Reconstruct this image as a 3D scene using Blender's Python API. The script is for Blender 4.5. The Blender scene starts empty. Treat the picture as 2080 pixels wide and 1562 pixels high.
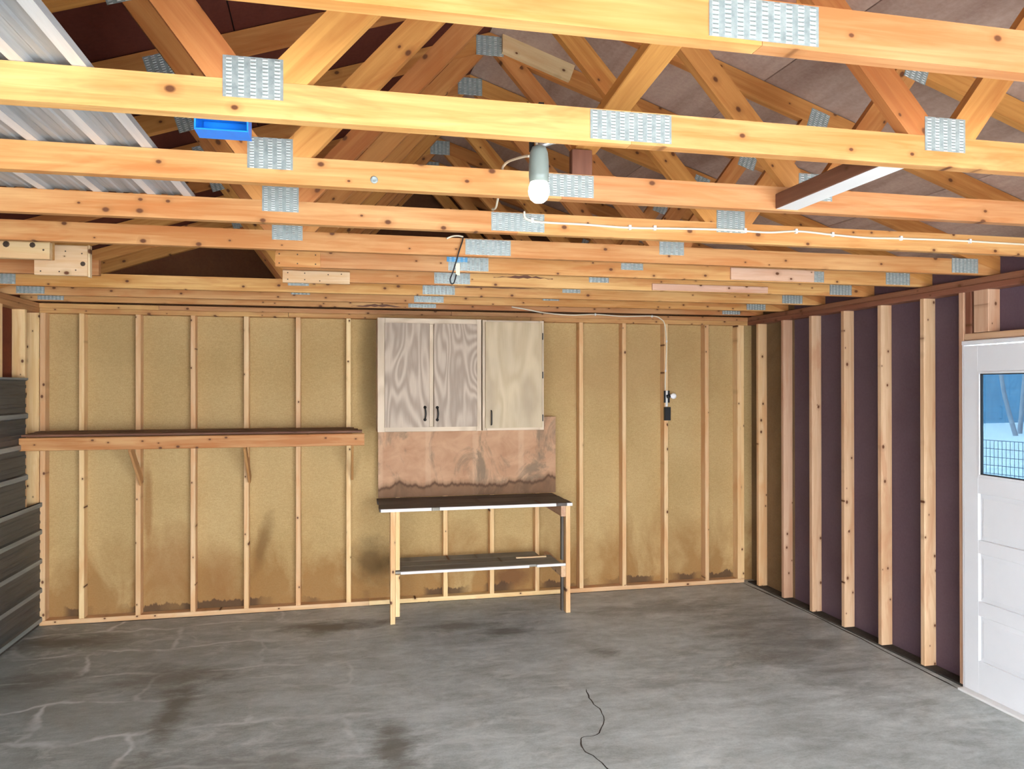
import bpy, math, random
from mathutils import Vector, Matrix, Euler, noise as mnoise

sc = bpy.context.scene
COL = sc.collection
PI = math.pi
random.seed(7)

# ------------------------------------------------------------------ camera
CAM = Vector((2.0145, -6.4586, 1.8367))
YAW, PITCH, ROLL, FPX = 0.2158, 0.0030, -0.0010, 1533.88
cam_d = bpy.data.cameras.new('camera')
cam = bpy.data.objects.new('camera', cam_d)
COL.objects.link(cam)
fw = Vector((math.sin(YAW) * math.cos(PITCH), math.cos(YAW) * math.cos(PITCH), math.sin(PITCH)))
rt = Vector((math.cos(YAW), -math.sin(YAW), 0))
upv = rt.cross(fw)
r2 = rt * math.cos(ROLL) + upv * math.sin(ROLL)
u2 = -rt * math.sin(ROLL) + upv * math.cos(ROLL)
M = Matrix((r2, u2, -fw)).transposed().to_4x4()
M.translation = CAM
cam.matrix_world = M
cam_d.sensor_fit = 'HORIZONTAL'
cam_d.sensor_width = 36
cam_d.lens = FPX * 36 / 2080
cam_d.clip_start = 0.02
sc.camera = cam

# ------------------------------------------------------------------ world, sun, exposure
w = bpy.data.worlds.new('world')
sc.world = w
w.use_nodes = True
bg = w.node_tree.nodes['Background']
bg.inputs[0].default_value = (0.88, 0.93, 1.0, 1)
bg.inputs[1].default_value = 6.5
sun_d = bpy.data.lights.new('sun', 'SUN')
sun_d.energy = 12.0
sun_d.angle = math.radians(1.5)
sun_d.color = (1.0, 0.94, 0.84)
sun = bpy.data.objects.new('sun', sun_d)
COL.objects.link(sun)
# low winter sun from the left of the garage, a little behind it: never shines in through the opening
sun.rotation_euler = Vector((0.86, -0.18, -0.48)).to_track_quat('-Z', 'Y').to_euler()
vs = sc.view_settings
vs.view_transform = 'Standard'
vs.look = 'None'
vs.exposure = 1.56
vs.gamma = 1
vs.use_curve_mapping = False
sc.cycles.max_bounces = 8
sc.cycles.diffuse_bounces = 5
sc.cycles.adaptive_threshold = 0.02
sc.cycles.sample_clamp_indirect = 8
sc.cycles.use_denoising = True

# ------------------------------------------------------------------ dimensions
S16 = 0.4064
XL, XR = -0.295, 5.70          # room faces of the side-wall studs
ZP = 2.41                      # underside of the double top plate
ZT = 2.491                     # underside of the truss bottom chords
HS = 3.12                      # half span
YF = -7.10                     # front wall
TY = [-5.148, -4.538, -3.928, -3.319, -2.72, -2.19, -1.63, -1.05, -0.53, -0.12]
def xc(y): return 2.776 - 0.0297 * (y + 4.54)

# ------------------------------------------------------------------ node helpers
class NT:
    def __init__(s, name):
        s.m = bpy.data.materials.new(name); s.m.use_nodes = True
        s.t = s.m.node_tree; s.b = s.t.nodes['Principled BSDF']
    def n(s, ty, **kw):
        nd = s.t.nodes.new(ty)
        for k, v in kw.items():
            if k == 'op': nd.operation = v
            elif k.startswith('i_'): nd.inputs[k[2:].replace('_', ' ')].default_value = v
            else: setattr(nd, k, v)
        return nd
    def l(s, a, b): s.t.links.new(a, b)
    def math(s, op, a, b=None, clamp=False):
        nd = s.t.nodes.new('ShaderNodeMath'); nd.operation = op; nd.use_clamp = clamp
        for i, v in enumerate((a, b)):
            if v is None: continue
            if isinstance(v, (int, float)): nd.inputs[i].default_value = v
            else: s.l(v, nd.inputs[i])
        return nd.outputs[0]
    def mix(s, f, a, b, mode='MIX'):
        nd = s.t.nodes.new('ShaderNodeMix'); nd.data_type = 'RGBA'; nd.blend_type = mode
        for i, v in ((0, f), (6, a), (7, b)):
            if isinstance(v, (int, float)): nd.inputs[i].default_value = v
            elif isinstance(v, tuple): nd.inputs[i].default_value = (*v, 1) if len(v) == 3 else v
            else: s.l(v, nd.inputs[i])
        return nd.outputs[2]
    def ramp(s, f, stops):
        nd = s.t.nodes.new('ShaderNodeValToRGB'); e = nd.color_ramp.elements
        while len(e) < len(stops): e.new(0.5)
        for k, (p, c) in enumerate(stops):
            e[k].position = p
            e[k].color = (c, c, c, 1) if isinstance(c, (int, float)) else (*c, 1)
        s.l(f, nd.inputs[0]); return nd.outputs[0]
    def obj(s, scale=(1, 1, 1), rnd=0.0, loc=(0, 0, 0)):
        tc = s.n('ShaderNodeTexCoord'); v = tc.outputs['Object']
        if rnd:
            oi = s.n('ShaderNodeObjectInfo')
            sc_ = s.n('ShaderNodeVectorMath', op='SCALE')
            sc_.inputs[0].default_value = (17.3, 9.1, 13.7); s.l(oi.outputs['Random'], sc_.inputs['Scale'])
            ad = s.n('ShaderNodeVectorMath', op='ADD'); s.l(v, ad.inputs[0]); s.l(sc_.outputs[0], ad.inputs[1]); v = ad.outputs[0]
        mp = s.n('ShaderNodeMapping'); mp.inputs['Scale'].default_value = scale; mp.inputs['Location'].default_value = loc
        s.l(v, mp.inputs['Vector']); return mp.outputs[0]
    def noise(s, v, scale=5, detail=4, rough=0.55, dist=0):
        nd = s.n('ShaderNodeTexNoise'); nd.inputs['Scale'].default_value = scale; nd.inputs['Detail'].default_value = detail
        nd.inputs['Roughness'].default_value = rough; nd.inputs['Distortion'].default_value = dist
        if v is not None: s.l(v, nd.inputs['Vector'])
        return nd.outputs['Fac']
    def rand(s): return s.n('ShaderNodeObjectInfo').outputs['Random']
    def bump(s, h, dist=0.002, strength=0.5):
        b = s.n('ShaderNodeBump'); b.inputs['Distance'].default_value = dist; b.inputs['Strength'].default_value = strength
        s.l(h, b.inputs['Height']); s.l(b.outputs[0], s.b.inputs['Normal'])
    def out(s, col, rough=0.7, metal=0.0, spec=0.3):
        if isinstance(col, tuple): s.b.inputs['Base Color'].default_value = (*col, 1)
        else: s.l(col, s.b.inputs['Base Color'])
        if isinstance(rough, (int, float)): s.b.inputs['Roughness'].default_value = rough
        else: s.l(rough, s.b.inputs['Roughness'])
        s.b.inputs['Metallic'].default_value = metal
        s.b.inputs['Specular IOR Level'].default_value = spec
        return s.m

def wood(name, light, dark, vary=0.25, knot=(0.13, 0.045, 0.015), kn=0.62, grain=1.0, warm=None):
    t = NT(name)
    v = t.obj((1.3, 26, 26), 1)
    g = t.noise(v, 1.6, 5, 0.6, 0.6)
    v2 = t.obj((0.9, 4.5, 4.5), 1)
    patch = t.noise(v2, 1.1, 3, 0.5, 0.3)
    f = t.math('ADD', t.math('MULTIPLY', g, 0.62 * grain), t.math('MULTIPLY', patch, 0.62))
    f = t.ramp(f, [(0.47, 0.0), (0.76, 1.0)])
    c = t.mix(f, light, dark)
    rn = t.rand()
    tone = t.math('ADD', t.math('MULTIPLY', rn, vary), 1.0 - vary * 0.6)
    hs = t.n('ShaderNodeHueSaturation'); t.l(c, hs.inputs['Color']); t.l(tone, hs.inputs['Value'])
    hue = t.math('ADD', t.math('MULTIPLY', rn, 0.018), 0.491); t.l(hue, hs.inputs['Hue'])
    c = hs.outputs[0]
    hp = t.noise(t.obj((1.7, 5, 9), 1), 1.0, 4, 0.6, 0.8)
    c = t.mix(t.math('MULTIPLY', t.ramp(hp, [(0.52, 0.0), (0.66, 1.0)]), 0.55), c, tuple(a_ * b_ for a_, b_ in zip(dark, (0.95, 0.78, 0.70))))
    vk = t.obj((8.5, 0.6, 12), 1)
    vo = t.n('ShaderNodeTexVoronoi'); vo.inputs['Scale'].default_value = 1.0; vo.voronoi_dimensions = '2D'
    sx = t.n('ShaderNodeSeparateXYZ'); t.l(vk, sx.inputs[0]); cx_ = t.n('ShaderNodeCombineXYZ'); t.l(sx.outputs[0], cx_.inputs[0]); t.l(sx.outputs[2], cx_.inputs[1])
    t.l(cx_.outputs[0], vo.inputs['Vector'])
    sep = t.n('ShaderNodeSeparateColor'); t.l(vo.outputs['Color'], sep.inputs[0])
    on = t.math('GREATER_THAN', sep.outputs[0], kn)
    size = t.math('ADD', t.math('MULTIPLY', sep.outputs[1], 0.10), 0.045)
    kd = t.math('DIVIDE', vo.outputs['Distance'], size)
    core = t.math('MULTIPLY', t.ramp(kd, [(0.55, 1.0), (1.0, 0.0)]), on)
    halo = t.math('MULTIPLY', t.ramp(t.math('MULTIPLY', kd, 0.4), [(0.3, 1.0), (1.0, 0.0)]), t.math('MULTIPLY', on, 0.45))
    c = t.mix(halo, c, tuple(x * 0.62 for x in dark))
    c = t.mix(core, c, knot)
    t.bump(g, 0.0012, 0.35)
    return t.out(c, 0.62, 0, 0.3)

def flat(name, col, rough=0.6, metal=0.0, spec=0.4, var=0.12, sc_=18):
    t = NT(name)
    f = t.noise(t.obj((1, 1, 1), 1), sc_, 4, 0.6)
    c = t.mix(t.ramp(f, [(0.3, 0.0), (0.75, 1.0)]), col, tuple(x * (1 - var) for x in col))
    return t.out(c, rough, metal, spec)

MAT = {}
MAT['chord'] = wood('pine_chord', (0.67, 0.38, 0.15), (0.49, 0.20, 0.055), 0.28)
MAT['web'] = wood('pine_web', (0.64, 0.30, 0.085), (0.45, 0.17, 0.042), 0.28)
MAT['stud'] = wood('pine_stud', (0.82, 0.58, 0.31), (0.70, 0.42, 0.185), 0.2)
MAT['plate_wood'] = wood('pine_plate', (0.64, 0.36, 0.14), (0.46, 0.22, 0.08), 0.25)
MAT['stud_red'] = wood('fir_stud', (0.68, 0.45, 0.28), (0.54, 0.31, 0.17), 0.2)
MAT['plate_red'] = wood('fir_plate', (0.30, 0.13, 0.07), (0.20, 0.075, 0.04), 0.2)
MAT['pale'] = wood('pale_pine', (0.78, 0.60, 0.36), (0.66, 0.44, 0.22), 0.1, kn=0.6)
MAT['bleached'] = wood('bleached_pine', (0.74, 0.50, 0.35), (0.62, 0.37, 0.23), 0.1, kn=0.7)
MAT['brown_wood'] = wood('old_brown_wood', (0.22, 0.10, 0.055), (0.13, 0.055, 0.03), 0.2)
MAT['dark_wood'] = wood('grimy_board', (0.17, 0.15, 0.13), (0.085, 0.07, 0.06), 0.15, kn=0.8)
MAT['grey_wood'] = wood('weathered_board', (0.36, 0.34, 0.29), (0.22, 0.205, 0.17), 0.15, kn=0.8)
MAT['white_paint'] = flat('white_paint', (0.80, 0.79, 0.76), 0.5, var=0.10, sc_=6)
MAT['door_white'] = flat('door_white', (0.74, 0.75, 0.76), 0.38, var=0.05, sc_=4)
MAT['black_plastic'] = flat('black_plastic', (0.012, 0.012, 0.014), 0.4)
MAT['black_iron'] = flat('black_iron', (0.02, 0.018, 0.016), 0.45, 0.4)
MAT['cable'] = flat('cream_cable', (0.80, 0.72, 0.55), 0.5, var=0.05)
MAT['lampholder'] = flat('grey_green_plastic', (0.19, 0.225, 0.20), 0.35, var=0.06)
MAT['bulb'] = flat('opal_bulb', (0.92, 0.92, 0.92), 0.15, var=0.0)
def mk_lit():
    t = NT('lit_opal_bulb'); t.out((.95, .93, .90), .2)
    t.b.inputs['Emission Color'].default_value = (1, .93, .82, 1); t.b.inputs['Emission Strength'].default_value = 4
    return t.m
MAT['bulb_off'] = MAT['bulb']
MAT['bulb'] = mk_lit()
MAT['conduit'] = flat('conduit', (0.55, 0.58, 0.58), 0.3, 0.7)
MAT['blue'] = flat('blue_plastic', (0.01, 0.22, 0.80), 0.3, var=0.1)
MAT['blue_tape'] = flat('blue_tape', (0.10, 0.36, 0.62), 0.5)
MAT['tag'] = flat('tag_paper', (0.75, 0.68, 0.45), 0.6)
MAT['nail'] = flat('nail_steel', (0.10, 0.07, 0.05), 0.5, 0.6)

def mk_galv():
    t = NT('galvanised')
    f = t.noise(t.obj((1, 1, 1), 1), 60, 3, 0.6)
    c = t.mix(t.ramp(f, [(0.35, 0.0), (0.7, 1.0)]), (0.38, 0.43, 0.41), (0.25, 0.30, 0.29))
    return t.out(c, 0.42, 0.35, 0.5)
MAT['galv'] = mk_galv()
MAT['galv_lip'] = flat('galvanised_lip', (0.80, 0.84, 0.82), 0.35, 0.2)
MAT['galv_hole'] = flat('punched_hole', (0.16, 0.17, 0.15), 0.7)
def mk_sheet(name, a, b, rough, metal):
    t = NT(name)
    f = t.noise(t.obj((0.6, 9, 9), 0), 2.2, 5, 0.65, 0.4)
    c = t.mix(t.ramp(f, [(0.3, 0.0), (0.72, 1.0)]), a, b)
    r = t.math('ADD', t.math('MULTIPLY', f, 0.25), rough - 0.1)
    return t.out(c, r, metal, 0.5)
MAT['sheet_dark'] = mk_sheet('charcoal_steel', (0.085, 0.095, 0.095), (0.045, 0.05, 0.052), 0.40, 0.25)
MAT['sheet_roof'] = mk_sheet('grey_steel', (0.40, 0.43, 0.44), (0.22, 0.24, 0.25), 0.45, 0.15)
MAT['sheet_rib'] = mk_sheet('sheen_rib', (0.32, 0.36, 0.34), (0.15, 0.17, 0.165), 0.40, 0.2)  # rib highlights put into the colour
MAT['sheet_bright'] = mk_sheet('bright_sheen_rib', (0.78, 0.80, 0.79), (0.55, 0.57, 0.57), 0.40, 0.2)  # pale bands stand in for snow light reflected by the ribs

def mk_fibre():
    # tan fibreboard sheathing: fine fibre grain, brown water stains, plus the cabinet's painted shadow
    t = NT('tan_fibreboard')
    v = t.obj((1, 1, 1), 0)
    fine = t.noise(v, 140, 2, 0.7)
    fibre = t.noise(t.obj((10, 1, 60), 0), 3, 3, 0.6)
    big = t.noise(v, 1.3, 3, 0.5)
    f = t.math('ADD', t.math('ADD', t.math('MULTIPLY', fine, 0.45), t.math('MULTIPLY', fibre, 0.25)), t.math('MULTIPLY', big, 0.4))
    c = t.mix(t.ramp(f, [(0.40, 0.0), (0.70, 1.0)]), (0.56, 0.395, 0.185), (0.40, 0.26, 0.105))
    sep = t.n('ShaderNodeSeparateXYZ'); t.l(v, sep.inputs[0])
    # brown soak stains and the painted cabinet shadow low on the board, cut off by a tide line
    sn = t.noise(t.obj((1.6, 1, 0.9), 0, (3.1, 0, 1.7)), 1.5, 4, 0.6, 0.5)
    low = t.math('SUBTRACT', 1.0, t.math('MULTIPLY', sep.outputs[2], 1.05), True)
    st = t.ramp(t.math('MULTIPLY', sn, t.math('ADD', low, 0.30)), [(0.33, 0.0), (0.55, 1.0)])
    c = t.mix(t.math('MULTIPLY', st, 0.7), c, (0.27, 0.125, 0.035))
    wob = t.noise(v, 4.0, 5, 0.65)
    for (x, z, rx, rz, ang, k, cc) in ((1.33, .52, .075, .33, -.27, .75, (0.20, 0.11, 0.04)), (.62, .38, .24, .42, 0, .5, (0.30, 0.14, 0.05)), (1.02, .30, .20, .30, 0, .45, (0.30, 0.14, 0.05)),
                                   (2.22, .34, .22, .26, .5, .7, (0.12, 0.08, 0.035)), (2.2, 1.95, .10, .75, 0, .45, (0.20, 0.14, 0.06)), (.46, .85, .04, .5, 0, .6, (0.26, 0.12, 0.04)),  # tall narrow patch beside the cabinet is its cast shadow, painted on
                                   (2.86, .30, .25, .25, 0, .3, (0.28, 0.14, 0.05)), (3.42, .16, .22, .14, 0, .8, (0.16, 0.07, 0.03)), (3.75, 1.15, .2, .6, 0, .25, (0.32, 0.18, 0.08)),
                                   (4.5, 2.0, 1.2, .45, 0, .30, (0.36, 0.20, 0.085)), (.2, 2.2, .5, .35, 0, .2, (0.3, 0.2, 0.08))):
        mp = t.n('ShaderNodeMapping', vector_type='TEXTURE'); mp.inputs['Location'].default_value = (x, 0.09, z); mp.inputs['Rotation'].default_value = (0, -ang, 0); mp.inputs['Scale'].default_value = (rx, 1, rz)
        t.l(v, mp.inputs[0])
        ln = t.n('ShaderNodeVectorMath', op='LENGTH'); t.l(mp.outputs[0], ln.inputs[0])
        d = t.math('ADD', ln.outputs['Value'], t.math('MULTIPLY', t.math('SUBTRACT', wob, 0.5), 1.3))
        c = t.mix(t.math('MULTIPLY', t.ramp(d, [(0.35, 1.0), (1.0, 0.0)]), k), c, cc)
    # rotten, torn dark edge along the sill
    jag = t.math('MULTIPLY', t.noise(t.obj((1, 1, 0.3), 0), 5.5, 5, 0.7), 0.22)
    rot = t.ramp(t.math('SUBTRACT', t.math('SUBTRACT', jag, t.math('SUBTRACT', sep.outputs[2], 0.04)), 0.05), [(0.0, 0.0), (0.012, 1.0)])
    rot = t.math('MULTIPLY', rot, t.ramp(t.noise(t.obj((1, 1, 0), 0, (7, 0, 0)), 2.3, 2, 0.5), [(0.44, 0.0), (0.56, 1.0)]))
    c = t.mix(t.math('MULTIPLY', rot, 0.85), c, (0.085, 0.05, 0.03))
    t.bump(fine, 0.001, 0.4)
    return t.out(c, 0.9, 0, 0.1)
MAT['fibre'] = mk_fibre()

def mk_board(name, a, b, scale=2.0, fine=60, rough=0.85, stretch=(1, 1, 1), spec=0.15, vary=0.0):
    t = NT(name)
    big = t.noise(t.obj(stretch, 1), scale, 5, 0.6, 0.5)
    fn = t.noise(t.obj((1, 1, 1), 1), fine, 2, 0.6)
    f = t.math('ADD', t.math('MULTIPLY', big, 0.75), t.math('MULTIPLY', fn, 0.25))
    c = t.mix(t.ramp(f, [(0.35, 0.0), (0.68, 1.0)]), a, b)
    if vary:
        hs = t.n('ShaderNodeHueSaturation'); t.l(c, hs.inputs['Color'])
        t.l(t.math('ADD', t.math('MULTIPLY', t.rand(), vary), 1 - vary / 2), hs.inputs['Value']); c = hs.outputs[0]
    return t.out(c, rough, 0, spec)
MAT['sheath_corner'] = mk_board('brown_fibreboard', (0.26, 0.17, 0.085), (0.18, 0.11, 0.055), 1.5)
MAT['sheath_right'] = mk_board('haze_plum_board', (0.12, 0.078, 0.10), (0.08, 0.046, 0.062), 1.2, rough=0.55, spec=0.4)  # plum tint puts the bluish door haze into the board colour
MAT['sheath_left'] = mk_board('red_brown_board', (0.20, 0.055, 0.025), (0.12, 0.03, 0.015), 1.5)
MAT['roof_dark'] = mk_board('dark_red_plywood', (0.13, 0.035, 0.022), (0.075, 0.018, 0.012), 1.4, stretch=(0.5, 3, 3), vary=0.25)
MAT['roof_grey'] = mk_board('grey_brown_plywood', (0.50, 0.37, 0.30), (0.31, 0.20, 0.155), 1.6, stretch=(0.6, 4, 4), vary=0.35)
MAT['roofing'] = mk_board('roofing_felt', (0.03, 0.03, 0.03), (0.02, 0.02, 0.02))
MAT['gable'] = mk_board('gable_board', (0.16, 0.07, 0.03), (0.10, 0.04, 0.02), 1.3)
MAT['grime'] = mk_board('grimy_sill', (0.09, 0.08, 0.065), (0.035, 0.03, 0.027), 3.0)
MAT['snow'] = mk_board('snow', (0.86, 0.90, 0.95), (0.80, 0.85, 0.93), 0.8, rough=0.7)
MAT['damper'] = mk_board('bounce_damper', (0.34, 0.33, 0.32), (0.24, 0.235, 0.225), 1.0)  # dark surface of the added ground outside
MAT['siding'] = mk_board('blue_siding', (0.15, 0.31, 0.46), (0.11, 0.24, 0.37), 2.0, rough=0.6)
MAT['bark'] = mk_board('bark', (0.34, 0.36, 0.42), (0.22, 0.24, 0.30), 4.0)
MAT['wire'] = flat('fence_wire', (0.10, 0.16, 0.24), 0.5, 0.3)
MAT['roof_snow'] = MAT['snow']

def mk_glass():
    t = NT('blue_tinted_glass')
    mixs = t.n('ShaderNodeMixShader'); tr = t.n('ShaderNodeBsdfTransparent'); gl = t.n('ShaderNodeBsdfGlossy')
    tr.inputs[0].default_value = (0.175, 0.225, 0.25, 1); gl.inputs['Roughness'].default_value = 0.03
    mixs.inputs[0].default_value = 0.06; t.l(tr.outputs[0], mixs.inputs[1]); t.l(gl.outputs[0], mixs.inputs[2])
    t.l(mixs.outputs[0], t.t.nodes['Material Output'].inputs[0])
    return t.m
MAT['glass'] = mk_glass()

def mk_backsplash():
    t = NT('stained_plywood')
    v = t.obj((1, 1, 1), 0)
    n1 = t.noise(t.obj((2.2, 1, 3), 0), 2.4, 5, 0.6, 0.6)
    c = t.mix(t.ramp(n1, [(0.35, 0.0), (0.7, 1.0)]), (0.58, 0.345, 0.20), (0.44, 0.235, 0.13))
    sep = t.n('ShaderNodeSeparateXYZ'); t.l(v, sep.inputs[0])
    # pale vertical stripes where studs lie behind
    wv = t.math('ABSOLUTE', t.math('SUBTRACT', t.math('MODULO', t.math('ADD', sep.outputs[0], 10.31), S16), S16 / 2))
    c = t.mix(t.math('MULTIPLY', t.ramp(wv, [(0.018, 1.0), (0.03, 0.0)]), 0.35), c, (0.66, 0.44, 0.28))
    # mould blotches
    mo = t.noise(t.obj((1.6, 1, 1.0), 0, (0.55, 0, 0.35)), 2.2, 6, 0.7, 0.9)
    c = t.mix(t.math('MULTIPLY', t.ramp(mo, [(0.51, 0.0), (0.64, 1.0)]), 0.75), c, (0.19, 0.145, 0.095))
    # dark wet tide line above the bench
    tide = t.math('ADD', t.math('MULTIPLY', t.noise(t.obj((1, 0, 0), 0), 2.0, 5, 0.62), 0.42), -0.45)
    tl = t.math('SUBTRACT', sep.outputs[2], tide)
    c = t.mix(t.ramp(tl, [(0.0, 0.75), (0.05, 0.0)]), c, (0.15, 0.075, 0.035))
    edge = t.ramp(t.math('ABSOLUTE', tl), [(0.0, 0.9), (0.02, 0.0)])
    c = t.mix(edge, c, (0.10, 0.05, 0.025))
    return t.out(c, 0.75, 0, 0.25)
MAT['backsplash'] = mk_backsplash()

def mk_oak(name, a, b, rings):
    # whitewashed oak veneer, grain along local X
    t = NT(name)
    nn = t.noise(t.obj((0.9, 3.4, 3.4), 1), 1.0, 2, 0.45, 0.25)
    ring = t.math('ADD', t.math('MULTIPLY', t.math('SINE', t.math('MULTIPLY', nn, rings * 7.0)), 0.5), 0.5)
    pores = t.noise(t.obj((4, 90, 90), 1), 2, 3, 0.6)
    f = t.math('ADD', t.math('MULTIPLY', ring, 0.5), t.math('MULTIPLY', pores, 0.55))
    c = t.mix(t.ramp(f, [(0.25, 0.0), (0.8, 1.0)]), b, a)
    big = t.noise(t.obj((1.2, 2.5, 2.5), 1), 1.6, 3, 0.5)
    c = t.mix(t.math('MULTIPLY', t.ramp(big, [(0.45, 0.0), (0.7, 1.0)]), 0.35), c, (0.25, 0.19, 0.14))
    return t.out(c, 0.5, 0, 0.35)
MAT['oak'] = mk_oak('whitewashed_oak', (0.52, 0.405, 0.295), (0.32, 0.235, 0.165), 16)
MAT['oak_pale'] = mk_oak('pale_oak', (0.60, 0.47, 0.29), (0.49, 0.37, 0.22), 8)
MAT['oak_frame'] = mk_oak('oak_frame', (0.68, 0.54, 0.38), (0.56, 0.43, 0.29), 8)

def mk_concrete():
    t = NT('stained_concrete')
    v = t.obj((1, 1, 1), 0)
    sepv = t.n('ShaderNodeSeparateXYZ'); t.l(v, sepv.inputs[0])
    smear = t.noise(t.obj((1.0, 2.2, 1), 0), 2.6, 9, 0.74, 0.35)
    mott = t.noise(t.obj((1.0, 1.5, 1), 0), 13, 6, 0.75, 0.2)
    big = t.noise(v, 0.7, 3, 0.5)
    fine = t.noise(v, 90, 2, 0.6)
    f = t.math('ADD', t.math('ADD', t.math('ADD', t.math('MULTIPLY', smear, 0.62), t.math('MULTIPLY', mott, 0.22)), t.math('MULTIPLY', big, 0.35)), t.math('MULTIPLY', fine, 0.12))
    c = t.ramp(f, [(0.42, (0.155, 0.16, 0.14)), (0.57, (0.33, 0.355, 0.335)), (0.68, (0.47, 0.51, 0.495)), (0.82, (0.68, 0.72, 0.70))])
    # browner, darker concrete towards the left
    lf = t.math('SUBTRACT', 1.0, t.math('MULTIPLY', sepv.outputs[0], 0.40), True)
    c = t.mix(t.math('MULTIPLY', t.math('MULTIPLY', lf, t.ramp(big, [(0.3, 0.4), (0.6, 1.0)])), 0.62), c, (0.175, 0.172, 0.135))
    # old grid of pale drips
    dist = t.n('ShaderNodeVectorMath', op='ADD')
    nz = t.n('ShaderNodeTexNoise'); nz.inputs['Scale'].default_value = 1.6; nz.inputs['Detail'].default_value = 4; t.l(v, nz.inputs['Vector'])
    s2 = t.n('ShaderNodeVectorMath', op='SCALE'); s2.inputs['Scale'].default_value = 0.55; t.l(nz.outputs['Color'], s2.inputs[0])
    t.l(v, dist.inputs[0]); t.l(s2.outputs[0], dist.inputs[1])
    br = t.n('ShaderNodeTexBrick'); br.inputs['Scale'].default_value = 1.0; br.inputs['Mortar Size'].default_value = 0.028
    br.inputs['Mortar Smooth'].default_value = 1.0; br.inputs['Brick Width'].default_value = 1.15; br.inputs['Row Height'].default_value = 0.46
    t.l(dist.outputs[0], br.inputs['Vector'])
    lm = t.math('MULTIPLY', br.outputs['Fac'], t.ramp(t.noise(v, 2.6, 4, 0.6), [(0.38, 0.0), (0.56, 1.0)]))
    lm = t.math('MULTIPLY', lm, t.math('SUBTRACT', 1.15, t.math('MULTIPLY', sepv.outputs[0], 0.33), True))
    c = t.mix(t.math('MULTIPLY', lm, 0.8), c, (0.75, 0.77, 0.75))
    wp = t.math('MULTIPLY', t.ramp(t.noise(t.obj((1, 1.9, 1), 0, (3, 1, 0)), 4.2, 7, 0.72, 0.6), [(0.50, 0.0), (0.64, 1.0)]), t.ramp(t.noise(v, 0.9, 2, 0.5), [(0.40, 0.0), (0.55, 1.0)]))
    c = t.mix(t.math('MULTIPLY', wp, 0.6), c, (0.66, 0.69, 0.66))
    # oil stains where cars and machines stood
    for (x, y, rx, ry, k) in ((0.03, -0.45, .55, .22, .8), (1.93, -0.50, .50, .20, .85), (0.95, -1.36, .55, .35, .5), (1.05, -1.85, .12, .55, .75),
                              (2.85, -0.70, .45, .12, .55), (3.2, -0.9, .22, .12, .7), (3.76, -1.49, .14, .10, .6), (4.6, -0.6, .7, .25, .5),
                              (2.25, -2.6, .14, .45, .7), (0.11, -1.22, .35, .2, .55), (1.45, -2.6, .9, .3, .4), (5.1, -1.6, .5, 1.3, .4), (3.9, -2.1, .5, .1, .35)):
        mp = t.n('ShaderNodeMapping'); mp.inputs['Location'].default_value = (-x / rx, -y / ry, 0); mp.inputs['Scale'].default_value = (1 / rx, 1 / ry, 0)
        t.l(v, mp.inputs[0])
        ln = t.n('ShaderNodeVectorMath', op='LENGTH'); t.l(mp.outputs[0], ln.inputs[0])
        d = t.math('ADD', ln.outputs['Value'], t.math('MULTIPLY', t.math('SUBTRACT', smear, 0.5), 2.2))
        m = t.math('MULTIPLY', t.ramp(d, [(0.25, 1.0), (1.0, 0.0)]), k)
        c = t.mix(m, c, (0.11, 0.10, 0.08))
    rr = t.ramp(smear, [(0.35, 0.42), (0.7, 0.62)])
    t.bump(fine, 0.0015, 0.25)
    return t.out(c, rr, 0, 0.4)
MAT['concrete'] = mk_concrete()

# ------------------------------------------------------------------ geometry helpers
def mesh(name, verts, faces, smooth=False):
    me = bpy.data.meshes.new(name); me.from_pydata(verts, [], faces); me.validate(); me.update()
    if smooth:
        for p in me.polygons: p.use_smooth = True
    return me

def link(name, me, mat, parent=None, loc=(0, 0, 0), rot=(0, 0, 0)):
    o = bpy.data.objects.new(name, me); COL.objects.link(o)
    loc = Vector(loc)
    W = Matrix.Translation(loc) @ Euler(rot).to_matrix().to_4x4()
    if parent is not None:
        o.parent = parent; o.matrix_basis = WORLD[parent.name].inverted() @ W
    else:
        o.location = loc; o.rotation_euler = rot
    WORLD[o.name] = W
    if me is not None and mat is not None:
        if not me.materials: me.materials.append(MAT[mat])
        elif me.materials[0] != MAT[mat]:
            o.material_slots[0].link = 'OBJECT'; o.material_slots[0].material = MAT[mat]
    return o
WORLD = {}

def thing(name, label, cat, loc=(0, 0, 0), group=None):
    o = link(name, None, None, None, loc); o['label'] = label; o['category'] = cat
    if group: o['group'] = group
    return o
def struct(name, me=None, mat=None, loc=(0, 0, 0), label=None, cat=None):
    o = link(name, me, mat, None, loc); o['kind'] = 'structure'
    o['label'] = label or name.replace('_', ' '); o['category'] = cat or name.split('_')[0]
    return o
def tag(o, label, cat, group=None):
    o['label'] = label; o['category'] = cat
    if group: o['group'] = group
    return o

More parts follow.
